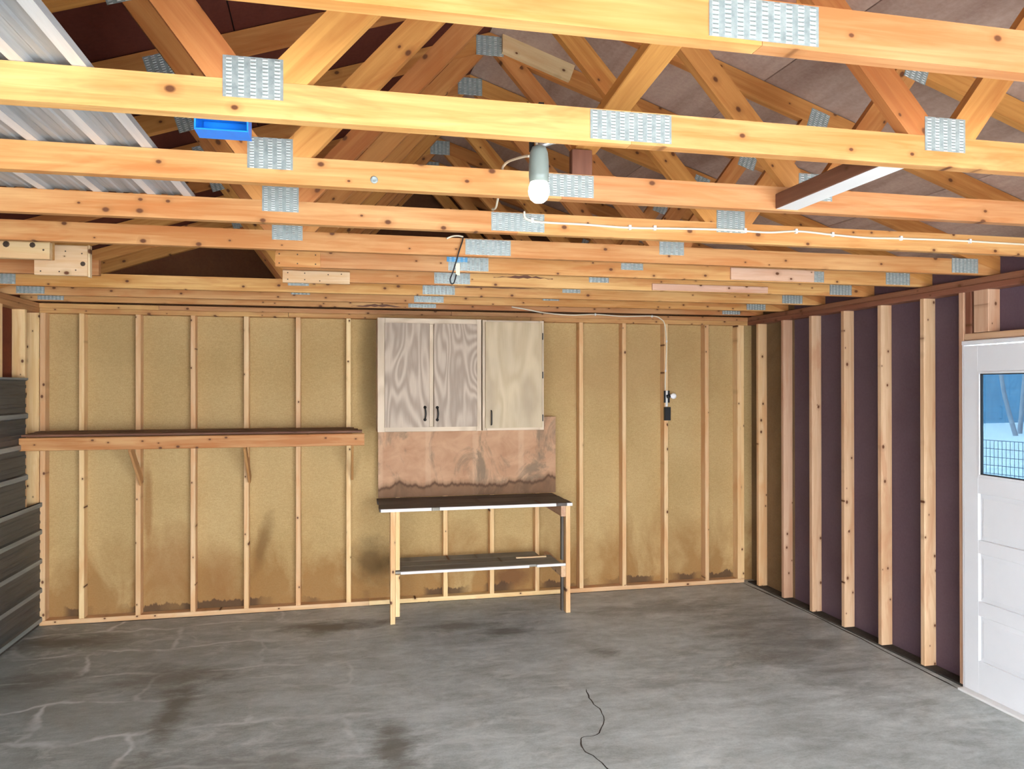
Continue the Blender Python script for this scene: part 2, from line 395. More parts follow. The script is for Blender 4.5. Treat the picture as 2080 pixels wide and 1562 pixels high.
CACHE = {}
def box_me(a, b, c, ch):
    """length a along local X, b along Y, c along Z, long edges chamfered by ch"""
    k = (round(a, 4), round(b, 4), round(c, 4), ch)
    if k in CACHE: return CACHE[k]
    x, y, z = a / 2, b / 2, c / 2
    if ch and min(b, c) > 3 * ch:
        sec = [(y - ch, -z), (y, -z + ch), (y, z - ch), (y - ch, z), (-y + ch, z), (-y, z - ch), (-y, -z + ch), (-y + ch, -z)]
    else:
        sec = [(y, -z), (y, z), (-y, z), (-y, -z)]
    n = len(sec)
    vs_ = [(-x, p, q) for p, q in sec] + [(x, p, q) for p, q in sec]
    fs = [(i, (i + 1) % n, n + (i + 1) % n, n + i) for i in range(n)]
    fs = [tuple(reversed(f)) for f in fs]
    fs += [tuple(range(n)), tuple(range(2 * n - 1, n - 1, -1))]
    me = mesh('board', vs_, fs)
    import bmesh
    bm = bmesh.new(); bm.from_mesh(me); bmesh.ops.recalc_face_normals(bm, faces=bm.faces); bm.to_mesh(me); bm.free()
    CACHE[k] = me
    return me

def box(name, x0, x1, y0, y1, z0, z1, mat, parent=None, ch=0.003, axis=None):
    dx, dy, dz = abs(x1 - x0), abs(y1 - y0), abs(z1 - z0)
    ax = axis or max((dx, 'x'), (dy, 'y'), (dz, 'z'))[1]
    c = ((x0 + x1) / 2, (y0 + y1) / 2, (z0 + z1) / 2)
    if ax == 'x': me, rot = box_me(dx, dy, dz, ch), (0, 0, 0)
    elif ax == 'y': me, rot = box_me(dy, dx, dz, ch), (0, 0, PI / 2)
    else: me, rot = box_me(dz, dy, dx, ch), (0, -PI / 2, 0)
    return link(name, me, mat, parent, c, rot)

def beam(name, p0, p1, wd, th, mat, parent=None, up=(0, 0, 1), ch=0.003):
    """board from p0 to p1; th measured along up, wd across it"""
    p0, p1 = Vector(p0), Vector(p1); d = p1 - p0; L = d.length; d.normalize()
    u = Vector(up); s = u.cross(d).normalized(); u = d.cross(s).normalized()
    o = link(name, box_me(L, wd, th, ch), mat, parent, (p0 + p1) / 2)
    o.rotation_euler = Matrix((d, s, u)).transposed().to_euler()
    return o

def clip(poly, a, b, c):
    """keep a*x + b*z <= c"""
    out = []
    for i in range(len(poly)):
        p, q = poly[i], poly[(i + 1) % len(poly)]
        dp, dq = a * p[0] + b * p[1] - c, a * q[0] + b * q[1] - c
        if dp <= 0: out.append(p)
        if dp * dq < 0:
            t = dp / (dp - dq); out.append((p[0] + t * (q[0] - p[0]), p[1] + t * (q[1] - p[1])))
    return out

PCACHE = {}
def prism(name, poly, ang, y, th, mat, parent, off=(0, 0)):
    """polygon in the x-z plane, thickness th along +y from y; grain along direction ang"""
    key = (tuple((round(a, 4), round(b, 4)) for a, b in poly), round(ang, 4), th)
    cx = sum(p[0] for p in poly) / len(poly); cz = sum(p[1] for p in poly) / len(poly)
    if key not in PCACHE:
        ca, sa = math.cos(ang), math.sin(ang)
        loc = [((p[0] - cx) * ca + (p[1] - cz) * sa, -(p[0] - cx) * sa + (p[1] - cz) * ca) for p in poly]
        n = len(poly)
        v = [(a, 0, b) for a, b in loc] + [(a, th, b) for a, b in loc]
        f = [tuple(range(n)), tuple(range(2 * n - 1, n - 1, -1))] + [((i + 1) % n, i, n + i, n + (i + 1) % n) for i in range(n)]
        me = mesh('member', v, f)
        import bmesh
        bm = bmesh.new(); bm.from_mesh(me); bmesh.ops.recalc_face_normals(bm, faces=bm.faces); bm.to_mesh(me); bm.free()
        PCACHE[key] = me
    return link(name, PCACHE[key], mat, parent, (cx + off[0], y, cz + off[1]), (0, -ang, 0))

def strip(p, q, wd):
    """rectangle of width wd around the line p-q"""
    d = (q[0] - p[0], q[1] - p[1]); L = math.hypot(*d); n = (-d[1] / L * wd / 2, d[0] / L * wd / 2)
    return [(p[0] + n[0], p[1] + n[1]), (p[0] - n[0], p[1] - n[1]), (q[0] - n[0], q[1] - n[1]), (q[0] + n[0], q[1] + n[1])]

def smooth_pts(pts, k=8):
    P = [Vector(p) for p in pts]; out = []
    for i in range(len(P) - 1):
        a, b, c, d = P[max(i - 1, 0)], P[i], P[i + 1], P[min(i + 2, len(P) - 1)]
        for j in range(k):
            t = j / k
            out.append(0.5 * ((2 * b) + (c - a) * t + (2 * a - 5 * b + 4 * c - d) * t * t + (3 * b - a - 3 * c + d) * t ** 3))
    out.append(P[-1]); return out

def tube_data(pts, rad, n=8):
    v, f = [], []
    rads = rad if isinstance(rad, (list, tuple)) else [rad] * len(pts)
    prev = None
    for i, p in enumerate(pts):
        d = (pts[min(i + 1, len(pts) - 1)] - pts[max(i - 1, 0)]).normalized()
        ref = prev if prev is not None else (Vector((0, 0, 1)) if abs(d.z) < 0.9 else Vector((1, 0, 0)))
        s = (ref - d * ref.dot(d)).normalized(); prev = s; t = d.cross(s)
        for j in range(n):
            a = 2 * PI * j / n; v.append(tuple(p + (s * math.cos(a) + t * math.sin(a)) * rads[i]))
    for i in range(len(pts) - 1):
        for j in range(n):
            k = (j + 1) % n; f.append((i * n + j, i * n + k, (i + 1) * n + k, (i + 1) * n + j))
    f.append(tuple(range(n - 1, -1, -1))); m = (len(pts) - 1) * n; f.append(tuple(range(m, m + n)))
    return v, f
def tube(name, pts, rad, mat, parent=None, n=8, sm=True, k=8):
    P = smooth_pts(pts, k) if sm else [Vector(p) for p in pts]
    o0 = P[0].copy()
    v, f = tube_data([p - o0 for p in P], rad, n)
    return link(name, mesh(name, v, f, True), mat, parent, o0)

def lathe(name, prof, mat, parent, loc, n=20, rot=(0, 0, 0)):
    v, f = [], []
    for r, z in prof:
        for j in range(n):
            a = 2 * PI * j / n; v.append((r * math.cos(a), r * math.sin(a), z))
    for i in range(len(prof) - 1):
        for j in range(n):
            k = (j + 1) % n; f.append((i * n + j, i * n + k, (i + 1) * n + k, (i + 1) * n + j))
    f.append(tuple(range(n - 1, -1, -1))); m = (len(prof) - 1) * n; f.append(tuple(range(m, m + n)))
    return link(name, mesh(name, v, f, True), mat, parent, loc, rot)

def gang_me(wd, ht):
    """punched truss plate lying in x-z, front at -y"""
    k = ('gang', round(wd, 3), round(ht, 3))
    if k in CACHE: return CACHE[k]
    v, f, lips, holes = [], [], [], []
    def b(x0, x1, y0, y1, z0, z1, back=True):
        o = len(v)
        v.extend([(x0, y0, z0), (x1, y0, z0), (x1, y0, z1), (x0, y0, z1), (x0, y1, z0), (x1, y1, z0), (x1, y1, z1), (x0, y1, z1)])
        f.extend([(o, o + 1, o + 2, o + 3), (o + 1, o + 5, o + 6, o + 2), (o + 4, o, o + 3, o + 7), (o + 3, o + 2, o + 6, o + 7), (o + 4, o + 5, o + 1, o)])
        if back: f.append((o + 5, o + 4, o + 7, o + 6))
    b(-wd / 2, wd / 2, -0.0016, 0, -ht / 2, ht / 2)
    nx, nz = max(2, round(wd / 0.0255)), max(3, round(ht / 0.0088))
    for i in range(nx):
        for j in range(nz):
            x = (i + 0.5) / nx * wd - wd / 2; z = (j + 0.5) / nz * ht - ht / 2 + (0.002 if i % 2 else -0.002)
            z = max(-ht / 2 + 0.003, min(ht / 2 - 0.0045, z)); hw = 0.0068
            o = len(v)   # pressed tooth: a lip raised at its lower edge
            v.extend([(x - hw, -0.0016, z + 0.0022), (x + hw, -0.0016, z + 0.0022), (x + hw * .8, -0.0046, z - 0.0016), (x - hw * .8, -0.0046, z - 0.0016),
                      (x + hw, -0.0016, z - 0.0022), (x - hw, -0.0016, z - 0.0022)])
            lips.extend([len(f), len(f) + 1, len(f) + 2, len(f) + 3])
            f.extend([(o, o + 3, o + 2, o + 1), (o + 3, o + 5, o + 4, o + 2), (o, o + 5, o + 3), (o + 1, o + 2, o + 4)])
            o = len(v); v.extend([(x - hw * .8, -0.0019, z + 0.0024), (x + hw * .8, -0.0019, z + 0.0024), (x + hw * .8, -0.0019, z + 0.0042), (x - hw * .8, -0.0019, z + 0.0042)])
            holes.append(len(f)); f.append((o, o + 1, o + 2, o + 3))
    CACHE[k] = mesh('gang_plate', v, f)
    for q in ('galv', 'galv_lip', 'galv_hole'): CACHE[k].materials.append(MAT[q])
    for q in lips: CACHE[k].polygons[q].material_index = 1
    for q in holes: CACHE[k].polygons[q].material_index = 2
    return CACHE[k]

# ------------------------------------------------------------------ floor
fl = struct('floor', mesh('floor', [(-0.42, YF - 0.1, -0.12), (5.82, YF - 0.1, -0.12), (5.82, 0.12, -0.12), (-0.42, 0.12, -0.12),
                                     (-0.42, YF - 0.1, 0), (5.82, YF - 0.1, 0), (5.82, 0.12, 0), (-0.42, 0.12, 0)],
                            [(3, 2, 1, 0), (4, 5, 6, 7), (0, 1, 5, 4), (1, 2, 6, 5), (2, 3, 7, 6), (3, 0, 4, 7)]), 'concrete',
            label='grey stained concrete slab floor with pale drips and a crack')
def ribbon(name, pts, wd, mat, parent, z=0.0012):
    P = smooth_pts([(x, y, z) for x, y in pts], 6); v, f = [], []
    for i, p in enumerate(P):
        d = (P[min(i + 1, len(P) - 1)] - P[max(i - 1, 0)]).normalized(); n_ = Vector((-d.y, d.x, 0))
        ww = wd * (0.4 + 0.9 * abs(mnoise.noise(p * 9))) * (1 if 0 < i < len(P) - 1 else 0.2)
        jit = n_ * 0.018 * mnoise.noise(p * 14 + Vector((5, 0, 0)))
        v += [tuple(p + jit + n_ * ww), tuple(p + jit - n_ * ww)]
    f = [(2 * i, 2 * i + 1, 2 * i + 3, 2 * i + 2) for i in range(len(P) - 1)]
    return link(name, mesh(name, v, f), mat, parent)
ribbon('crack', [(3.44, -2.07), (3.41, -2.23), (3.42, -2.42), (3.32, -2.64), (3.22, -2.68), (3.185, -2.76), (3.21, -2.87), (3.26, -3.1)], 0.006, 'grime', fl)
ribbon('crack', [(5.64, -0.02), (5.67, -0.9), (5.665, -1.77), (5.64, -2.55)], 0.011, 'grime', fl)

ribbon('crack', [(-.28, -.012), (1.2, -.016), (2.6, -.010), (4.1, -.015), (5.6, -.012)], 0.012, 'grime', fl)

# ------------------------------------------------------------------ back wall
wb = struct('wall_back', label='back wall of pine studs over tan fibreboard sheathing')
seams = [-0.42, 0.81, 2.03, 3.25, 4.47, 5.82]
for a, b in zip(seams, seams[1:]):
    v = [(a + .001, 0.089, 0), (b - .001, 0.089, 0), (b - .001, 0.089, 2.50), (a + .001, 0.089, 2.50)]
    v += [(x, 0.102, z) for x, y, z in v]
    link('sheathing_panel', mesh('sheathing_panel', v, [(0, 1, 2, 3), (7, 6, 5, 4), (0, 4, 5, 1), (1, 5, 6, 2), (2, 6, 7, 3), (3, 7, 4, 0)]), 'fibre', wb)
for k in range(14):
    x = k * S16
    if k in (6,):
        pass
    box('stud', x - .019, x + .019, 0, .088, .038, ZP, 'stud', wb)
box('stud', -.293, -.255, 0, .088, .038, ZP, 'stud', wb)
box('stud', 5.592, 5.63, 0, .088, .038, ZP, 'stud', wb)
box('stud', 5.632, 5.668, .012, .088, .038, ZP, 'stud', wb)
for a, b in ((-.294, 2.20), (2.20, 3.93), (3.93, 5.66)):
    box('bottom_plate', a, b - .002, -.002 + .004 * (a > 2 and a < 3), .088, 0, .038, 'stud', wb)
for a, b in ((-.294, 1.55), (1.55, 3.6), (3.6, 5.70)):
    box('top_plate', a, b - .003, 0, .088, ZP, ZP + .038, 'plate_wood', wb)
for a, b in ((-.384, .56), (.56, 2.9), (2.9, 5.788)):
    box('top_plate', a, b - .003, .002, .088, ZP + .0385, ZP + .0765, 'plate_wood', wb)
# gable above the plates
gx = xc(0)
gp = [(-.42, ZP + .077), (5.82, ZP + .077), (5.82, ZT + .10), (gx, ZT + .095 + HS / 3), (-.42, ZT + .08)]
prism('gable_panel', gp, 0, .089, .014, 'gable', wb)

# ------------------------------------------------------------------ right wall
wr = struct('wall_right', label='side wall of reddish studs over dark plum-brown sheathing, with a door')
XS = XR + .089
def vpanel(name, x, th, y0, y1, z0, z1, mat, parent):
    return box(name, x, x + th, y0, y1, z0, z1, mat, parent, 0, axis='y')
DY0, DY1, DZ = -3.40, -2.545, 2.10       # door rough opening
for i, (a, b) in enumerate(((-0.62, 0.10), (-1.40, -0.62), (DY1, -1.40))):
    vpanel('sheathing_panel', XS, .012, a + .001, b - .001, 0, 2.63, 'sheath_corner' if i == 0 else 'sheath_right', wr)
vpanel('sheathing_panel', XS, .012, DY0 + .001, DY1 - .001, DZ + .05, 2.63, 'sheath_right', wr)
vpanel('sheathing_panel', XS, .012, -5.25, DY0 - .001, 0, 2.63, 'sheath_right', wr)
vpanel('sheathing_panel', XS, .012, YF, -5.25, 0, 2.63, 'sheath_right', wr)
for i in range(6):
    y = -.167 - S16 * i
    box('stud', XR, XR + .088, y - .019, y + .019, .012, ZP, 'stud_red' if i else 'stud', wr)
for i in range(9, 17):
    y = -.167 - S16 * i
    box('stud', XR, XR + .088, y - .019, y + .019, .012, ZP, 'stud_red', wr)
for a, b in ((-2.54, -2.502), (-3.445, -3.407)):
    box('stud', XR, XR + .088, a, b, .012, ZP, 'stud_red', wr)
box('cripple_stud', XR + .004, XR + .088, -2.72, -2.612, 2.16, ZP, 'stud_red', wr)
box('door_header', XR + .004, XR + .088, -3.405, -2.543, 2.118, 2.156, 'stud_red', wr)
box('blocking', XR + .008, XR + .088, -2.59, -2.545, 2.157, ZP, 'plate_red', wr)
box('bottom_plate', XR - .005, XS - .001, DY1, -.002, 0, .012, 'grime', wr)
box('bottom_plate', XR - .005, XS - .001, YF, DY0, 0, .012, 'grime', wr)
for a, b in ((YF, -3.5), (-3.5, 0.0)):
    box('top_plate', XR - .004, XR + .084, a, b - .003, ZP, ZP + .038, 'plate_red', wr)
    box('top_plate', XR - .002, XR + .086, a, b - .003, ZP + .0385, ZP + .0765, 'plate_red', wr)

# door in the right wall
dr = struct('door_1', label='white half-glazed panel door in the dark side wall')
DX = XR - .022                      # room face
yA, yB = DY0 + .025, DY1 - .02      # slab edges (yB is the edge nearer the back wall)
SW = .105                           # stile width
T_ = .040
def dbox(name, y0, y1, z0, z1, x0=DX, th=T_, mat='door_white', ch=.002, par=dr):
    return box(name, x0, x0 + th, y0, y1, z0, z1, mat, par, ch)
dbox('stile', yB - SW, yB, .015, 2.08)
dbox('stile', yA, yA + SW, .015, 2.08)
for z0, z1 in ((1.925, 2.08), (1.20, 1.30), (.845, .925), (.475, .563), (.015, .209)):
    dbox('rail', yA + SW, yB - SW, z0, z1)
for z0, z1 in ((.925, 1.20), (.563, .845), (.209, .475)):
    # recessed panel with a raised field
    y0, y1 = yA + SW, yB - SW; e = .028
    xa, xb = DX + .016, DX + .008
    v = [(xa, y0, z0), (xa, y1, z0), (xa, y1, z1), (xa, y0, z1), (xb, y0 + e, z0 + e), (xb, y1 - e, z0 + e), (xb, y1 - e, z1 - e), (xb, y0 + e, z1 - e)]
    v += [(DX + .03, y0, z0), (DX + .03, y1, z0), (DX + .03, y1, z1), (DX + .03, y0, z1)]
    link('door_panel', mesh('door_panel', v, [(0, 4, 5, 1), (1, 5, 6, 2), (2, 6, 7, 3), (3, 7, 4, 0), (4, 7, 6, 5), (8, 9, 10, 11)]), 'door_white', dr)
gy0, gy1, gz0, gz1 = yA + SW, yB - SW, 1.30, 1.925
dbox('window_bead', gy0, gy0 + .014, gz0, gz1, DX - .004, .03)
dbox('window_bead', gy1 - .014, gy1, gz0, gz1, DX - .004, .03)
dbox('window_bead', gy0 + .014, gy1 - .014, gz0, gz0 + .014, DX - .004, .03)
dbox('window_bead', gy0 + .014, gy1 - .014, gz1 - .014, gz1, DX - .004, .03)
for a, b, c_, d in ((gy0 + .014, gy0 + .020, gz0 + .014, gz1 - .014), (gy1 - .020, gy1 - .014, gz0 + .014, gz1 - .014), (gy0 + .02, gy1 - .02, gz0 + .014, gz0 + .020), (gy0 + .02, gy1 - .02, gz1 - .020, gz1 - .014)):
    dbox('glazing_seal', a, b, c_, d, DX + .002, .016, 'black_plastic', 0)
dbox('pane', gy0 + .010, gy1 - .010, gz0 + .010, gz1 - .010, DX + .018, .004, 'glass', 0)
tr = struct('trim_1', label='narrow grey painted casing and jamb round the white side door', cat='trim')
box('jamb', DX + .004, XS + .012, yB + .003, DY1, 0, 2.085, 'door_white', tr)
box('jamb', DX + .004, XS + .012, DY0, yA - .003, 0, 2.085, 'door_white', tr)
box('jamb', DX + .004, XS + .012, DY0, DY1, 2.086, 2.112, 'door_white', tr)
box('threshold', DX - .05, XS + .012, DY0 + .002, DY1 - .02, 0, .014, 'white_paint', tr)  # white sill also paints in the light leaking under the door

# ------------------------------------------------------------------ left wall
wl = struct('wall_left', label='side wall of pine studs over red-brown sheathing, partly clad in metal')
for a, b in ((-2.3, .10), (-4.7, -2.3), (YF, -4.7)):
    vpanel('sheathing_panel', XL - .101, .012, a + .001, b - .001, 0, 2.63, 'sheath_left', wl)
box('stud', XL - .088, XL - .003, -.002, .036, .038, ZP, 'stud', wl)
for i in range(14):
    y = -.25 - S16 * i
    box('stud', XL - .088, XL, y - .019, y + .019, .038, ZP, 'stud', wl)
box('bottom_plate', XL - .088, XL, YF, -.003, 0, .038, 'grime', wl)
for a, b in ((YF, -3.0), (-3.0, 0.0)):
    box('top_plate', XL - .088, XL, a, b - .003, ZP, ZP + .038, 'plate_wood', wl)
    box('top_plate', XL - .088, XL - .002, a, b - .003, ZP + .0385, ZP + .0765, 'plate_wood', wl)

def ribbed(name, mat, rmat, length, height, ribs, minor, base=0.0, rh=.018, th=.0008, parent=None, loc=(0, 0, 0), rot=(0, 0, 0)):
    """trapezoid-ribbed sheet: ribs run along local X, stacked along local Y, raised in local Z"""
    prof = [(0.0, 0.0)]
    ev = sorted([(r, .016, rh, .010) for r in ribs] + [(r, .009, rh * .28, .006) for r in minor])
    for c, hw, h, s in ev:
        prof += [(c - hw - s, 0), (c - hw, h), (c + hw, h), (c + hw + s, 0)]
    prof.append((height, 0))
    prof = [(min(max(a, 0), height), b) for a, b in prof]
    n = len(prof); v = []; f = []
    for x in (0, length):
        for a, b in prof: v.append((x, a, b))
        for a, b in prof: v.append((x, a, b - th))
    for i in range(n - 1):
        f.append((i, 2 * n + i, 2 * n + i + 1, i + 1)); f.append((n + i, n + i + 1, 3 * n + i + 1, 3 * n + i))
        f.append((i, i + 1, n + i + 1, n + i)); f.append((2 * n + i, 3 * n + i, 3 * n + i + 1, 2 * n + i + 1))
    f.append((0, n, 3 * n, 2 * n)); f.append((n - 1, 3 * n - 1, 4 * n - 1, 2 * n - 1))
    me = mesh(name, v, f)
    import bmesh
    bm = bmesh.new(); bm.from_mesh(me); bmesh.ops.recalc_face_normals(bm, faces=bm.faces); bm.to_mesh(me); bm.free()
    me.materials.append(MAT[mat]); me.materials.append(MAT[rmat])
    for p in me.polygons:                       # lighter colour on the raised ribs paints in reflected light
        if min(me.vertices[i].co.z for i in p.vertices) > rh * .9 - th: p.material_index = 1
    return link(name, me, mat, parent, loc, rot)
# metal sheets screwed over the left studs; ribs run level.  local X -> -y world, local Y -> z, local Z -> +x
def wall_sheet(y0, y1, z0, z1, ribs, minor, xoff, label):
    L = y1 - y0
    o = ribbed('metal_sheet', 'sheet_dark', 'sheet_rib', L, z1 - z0, ribs, minor)
    Mx = Matrix(((0, 0, 1), (-1, 0, 0), (0, 1, 0)))     # columns: images of local axes
    Mx = Matrix((Vector((0, -1, 0)), Vector((0, 0, 1)), Vector((-1, 0, 0)))).transposed()
    # keep a right-handed frame: X->+y, Y->z, Z->+x
    Mx = Matrix((Vector((0, 1, 0)), Vector((0, 0, 1)), Vector((1, 0, 0)))).transposed()
    o.rotation_euler = Mx.to_euler(); o.location = (XL + xoff, y0, z0)
    tag(o, label, 'metal sheet', 'corrugated sheets on the side wall')
    return o
lr = [.12 + .225 * i for i in range(4)]
wall_sheet(-3.6, -.004, .03, .95, [.02, .245, .47, .695, .905], [.095, .17, .32, .395, .545, .62, .77, .84], .004, 'dark ribbed metal sheet resting along the floor against the studs')
wall_sheet(-3.6, -.275, .952, 1.905, [.225, .45, .675, .955], [.075, .15, .30, .375, .525, .60, .75, .82, .89], .0065, 'dark ribbed metal sheet above the floor-level sheet, its top under bare studs')

# ------------------------------------------------------------------ front wall (behind the camera) with the open garage doorway
wf = struct('wall_front', label='front wall with the wide open garage doorway')
OX0, OX1, OZ = 0.15, 5.35, 2.15
box('wall_section', -.42, OX0, YF - .1, YF, 0, 2.63, 'sheath_left', wf, 0)
box('wall_section', OX1, 5.82, YF - .1, YF, 0, 2.63, 'sheath_right', wf, 0)
box('wall_section', OX0, OX1, YF - .1, YF, OZ, 2.63, 'plate_wood', wf, 0)
gx = xc(YF)
prism('gable_panel', [(-.42, 2.63), (5.82, 2.63), (gx, ZT + .095 + HS / 3)], 0, YF - .1, .1, 'gable', wf)

# ------------------------------------------------------------------ roof
ce = struct('ceiling', label='pitched roof underside of plywood sheets on trusses')
SL = math.sqrt(1 + 1 / 9)
def roof_pt(side, s, y, dz):
    """s: distance down the slope from the ridge"""
    x = s / SL
    return (xc(y) + side * x, y, ZT + .099 + HS / 3 - x / 3 + dz)
def roof_panel(name, side, s0, s1, y0, y1, dz, th, mat):
    P = [roof_pt(side, s0, y0, dz), roof_pt(side, s1, y0, dz), roof_pt(side, s1, y1, dz), roof_pt(side, s0, y1, dz)]
    c = Vector([sum(p[i] for p in P) / 4 for i in range(3)])
    ey = Vector((-0.0297, 1, 0)).normalized(); ex = Vector((side, 0, -1 / 3)).normalized(); ez = ey.cross(ex).normalized() if side < 0 else ex.cross(ey).normalized()
    fr = Matrix((ey, ez.cross(ey).normalized(), ez)).transposed()
    inv = fr.inverted()
    v = [tuple(inv @ (Vector(p) - c)) for p in P]; v += [tuple(inv @ (Vector(p) - c + Vector((0, 0, th)))) for p in P]
    me = mesh(name, v, [(0, 1, 2, 3), (7, 6, 5, 4), (0, 4, 5, 1), (1, 5, 6, 2), (2, 6, 7, 3), (3, 7, 4, 0)])
    return link(name, me, mat, ce, c, fr.to_euler())
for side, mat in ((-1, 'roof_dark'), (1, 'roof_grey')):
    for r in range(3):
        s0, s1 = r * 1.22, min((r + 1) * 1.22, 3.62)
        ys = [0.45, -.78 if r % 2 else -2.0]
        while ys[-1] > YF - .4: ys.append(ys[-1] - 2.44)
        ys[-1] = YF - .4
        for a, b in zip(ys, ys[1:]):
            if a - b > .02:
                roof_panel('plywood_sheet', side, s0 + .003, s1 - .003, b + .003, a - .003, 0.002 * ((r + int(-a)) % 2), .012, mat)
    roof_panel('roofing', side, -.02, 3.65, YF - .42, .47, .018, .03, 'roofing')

# ------------------------------------------------------------------ trusses
ORD = ['first', 'second', 'third', 'fourth', 'fifth', 'sixth', 'seventh', 'eighth', 'ninth', 'tenth']
TH, CH = .038, .089
NODE = .982
apex_z = HS / 3
def under(x): return (HS - abs(x)) / 3        # underside of the top chord
def build_truss(k):
    y = TY[k]; cx = xc(y)
    lab = f'pine roof truss, {ORD[9 - k]} counting from the back wall'
    if k == 9: lab = 'pine roof truss closest to the back wall, just over the cabinets'
    if k == 5: lab += ', its lower beam cut away'
    if k == 6: lab += ', its beam cut short'
    t = thing('roof_truss', lab, 'roof truss', (cx, y, ZT), 'roof trusses')
    off = (cx, ZT)
    # bottom chord in two lengths butted at the splice plate
    spl = -.01 if k else 0.0
    full = [(-HS, 0), (HS, 0), (HS, CH), (-HS, CH)]
    full = clip(clip(full, -1 / 3, 1, HS / 3), 1 / 3, 1, HS / 3)
    L = clip(full, 1, 0, spl - .0006); Rr = clip(full, -1, 0, -(spl + .0006))
    if k in (5, 6):
        xa, xb = ((.545, 1.653) if k == 5 else (.60, 1.632))
        prism('bottom_chord', clip(L, 1, 0, xa - cx), 0, y, TH, 'chord', t, off)
        prism('bottom_chord', clip(L, -1, 0, -(xb - cx)), 0, y, TH, 'chord', t, off)
    else:
        prism('bottom_chord', L, 0, y, TH, 'chord', t, off)
    prism('bottom_chord', Rr, 0, y, TH, 'chord', t, off)
    a = math.atan(1 / 3)
    for s in (-1, 1):
        vt = CH / math.cos(a)
        tc = [(s * (HS + .35), under(HS + .35)), (0, apex_z), (0, apex_z + vt), (s * (HS + .35), under(HS + .35) + vt)]
        if s > 0: tc = tc[::-1]
        prism('top_chord', tc, -s * a, y, TH, 'web', t, off)
        n = (s * NODE, CH - .02)
        # inner web: node -> apex
        ap = (s * .02, apex_z + .06)
        p = strip((n[0] - s * .004, n[1] - .05), ap, CH)
        ang_i = math.atan2(ap[1] - n[1], ap[0] - n[0])
        ou = (s * 1.43, under(1.43) + .06)
        ang_o = math.atan2(ou[1] - n[1], ou[0] - n[0])
        q = strip((n[0], n[1] - .05), ou, CH)
        for poly, ang, inner in ((p, ang_i, True), (q, ang_o, False)):
            poly = clip(poly, 0, -1, -(CH + .0005))                 # above the bottom chord
            poly = clip(poly, s / 3, 1, HS / 3 - .0005)              # below its own top chord
            if inner: poly = clip(clip(poly, s, 0, s * n[0] - .001), -s, 0, -.001)
            else: poly = clip(poly, -s, 0, -(s * n[0] + .001))
            prism('web', poly, ang, y, TH, 'web', t, off)
        if not (k in (5, 6) and s < 0):
            link('gang_plate', gang_me(.14, .10), 'galv', t, (cx + s * NODE, y, ZT + .095))
        o = link('gang_plate', gang_me(.10, .10), 'galv', t, (cx + s * 1.43, y, ZT + under(1.43) + .02)); o.rotation_euler = (0, s * a, 0)
        link('gang_plate', gang_me(.18, .085), 'galv', t, (cx + s * (HS - .30), y, ZT + .05))
    link('gang_plate', gang_me(.14, .10), 'galv', t, (cx, y, ZT + apex_z + .025))
    link('gang_plate', gang_me(.232, .078), 'galv', t, (cx + spl + (.0 if k else .005), y, ZT + .047))
    return t
TR = [build_truss(k) for k in range(10)]

def nail(parent, x, y, z, r=.006):
    k = 'nailhead'
    if k not in CACHE:
        v = [(math.cos(2 * PI * j / 8), 0, math.sin(2 * PI * j / 8)) for j in range(8)] + [(.7 * math.cos(2 * PI * j / 8), -.3, .7 * math.sin(2 * PI * j / 8)) for j in range(8)]
        CACHE[k] = mesh(k, v, [tuple(range(8, 16))] + [(j, (j + 1) % 8, 8 + (j + 1) % 8, 8 + j) for j in range(8)])
    o = link('nail', CACHE[k], 'nail', parent, (x, y, z)); o.scale = (r, r, r); return o

# repair boards where the two lower beams were cut for the loft hatch
b5 = box('scab_board', .17, .548, TY[5] - .040, TY[5] - .001, 2.484, 2.570, 'pale', TR[5])
nail(TR[5], .352, TY[5] - .040, 2.553, .016); nail(TR[5], .470, TY[5] - .040, 2.553, .014); nail(TR[5], .52, TY[5] - .04, 2.53, .005)
box('scab_board', 1.640, 1.875, TY[5] - .020, TY[5] - .001, 2.486, 2.578, 'chord', TR[5])
for dx, dz in ((.02, .02), (.02, .07), (.115, .07), (.21, .07), (.21, .02), (.115, .02)):
    nail(TR[5], 1.64 + dx, TY[5] - .020, 2.486 + dz, .004)
box('scab_board', .395, .652, TY[6] - .37, TY[6] - .348, 2.435, 2.598, 'pale', TR[6])
box('scab_board', .6525, .664, TY[6] - .37, TY[6] - .33, 2.43, 2.60, 'pale', TR[6])
for dx, dz in ((.03, .02), (.03, .10), (.12, .02), (.20, .03), (.23, .12), (.15, .13)):
    nail(TR[6], .395 + dx, TY[6] - .37, 2.435 + dz, .004)
nail(TR[6], .63, TY[6] - .37, 2.50, .013)
box('scab_board', 1.634, 2.035, TY[6] - .026, TY[6] - .001, 2.476, 2.552, 'pale', TR[6])
for dx, dz in ((.03, .06), (.03, .02), (.13, .06), (.13, .02), (.27, .055), (.35, .06), (.22, .015)):
    nail(TR[6], 1.634 + dx, TY[6] - .026, 2.476 + dz, .004)
# bleached scab boards and a patch of flashing near the side wall
box('scab_board', 4.33, 4.905, TY[5] - .014, TY[5] - .001, 2.496, 2.572, 'bleached', TR[5])
link('flashing_patch', gang_me(.072, .07), 'galv', TR[5], (4.948, TY[5], 2.533))
box('scab_board', 4.05, 4.92, TY[6] - .012, TY[6] - .001, 2.494, 2.540, 'bleached', TR[6])
# short board nailed along the ridge end of the fifth truss
a13 = math.atan(1 / 3)
cx4 = xc(TY[4])
prism('scab_board', [(.06, apex_z - .01), (.41, apex_z - .127), (.44, apex_z - .045), (.06, apex_z + .082)], -a13, TY[4] - .03, .028, 'pale', TR[4], (cx4, ZT))
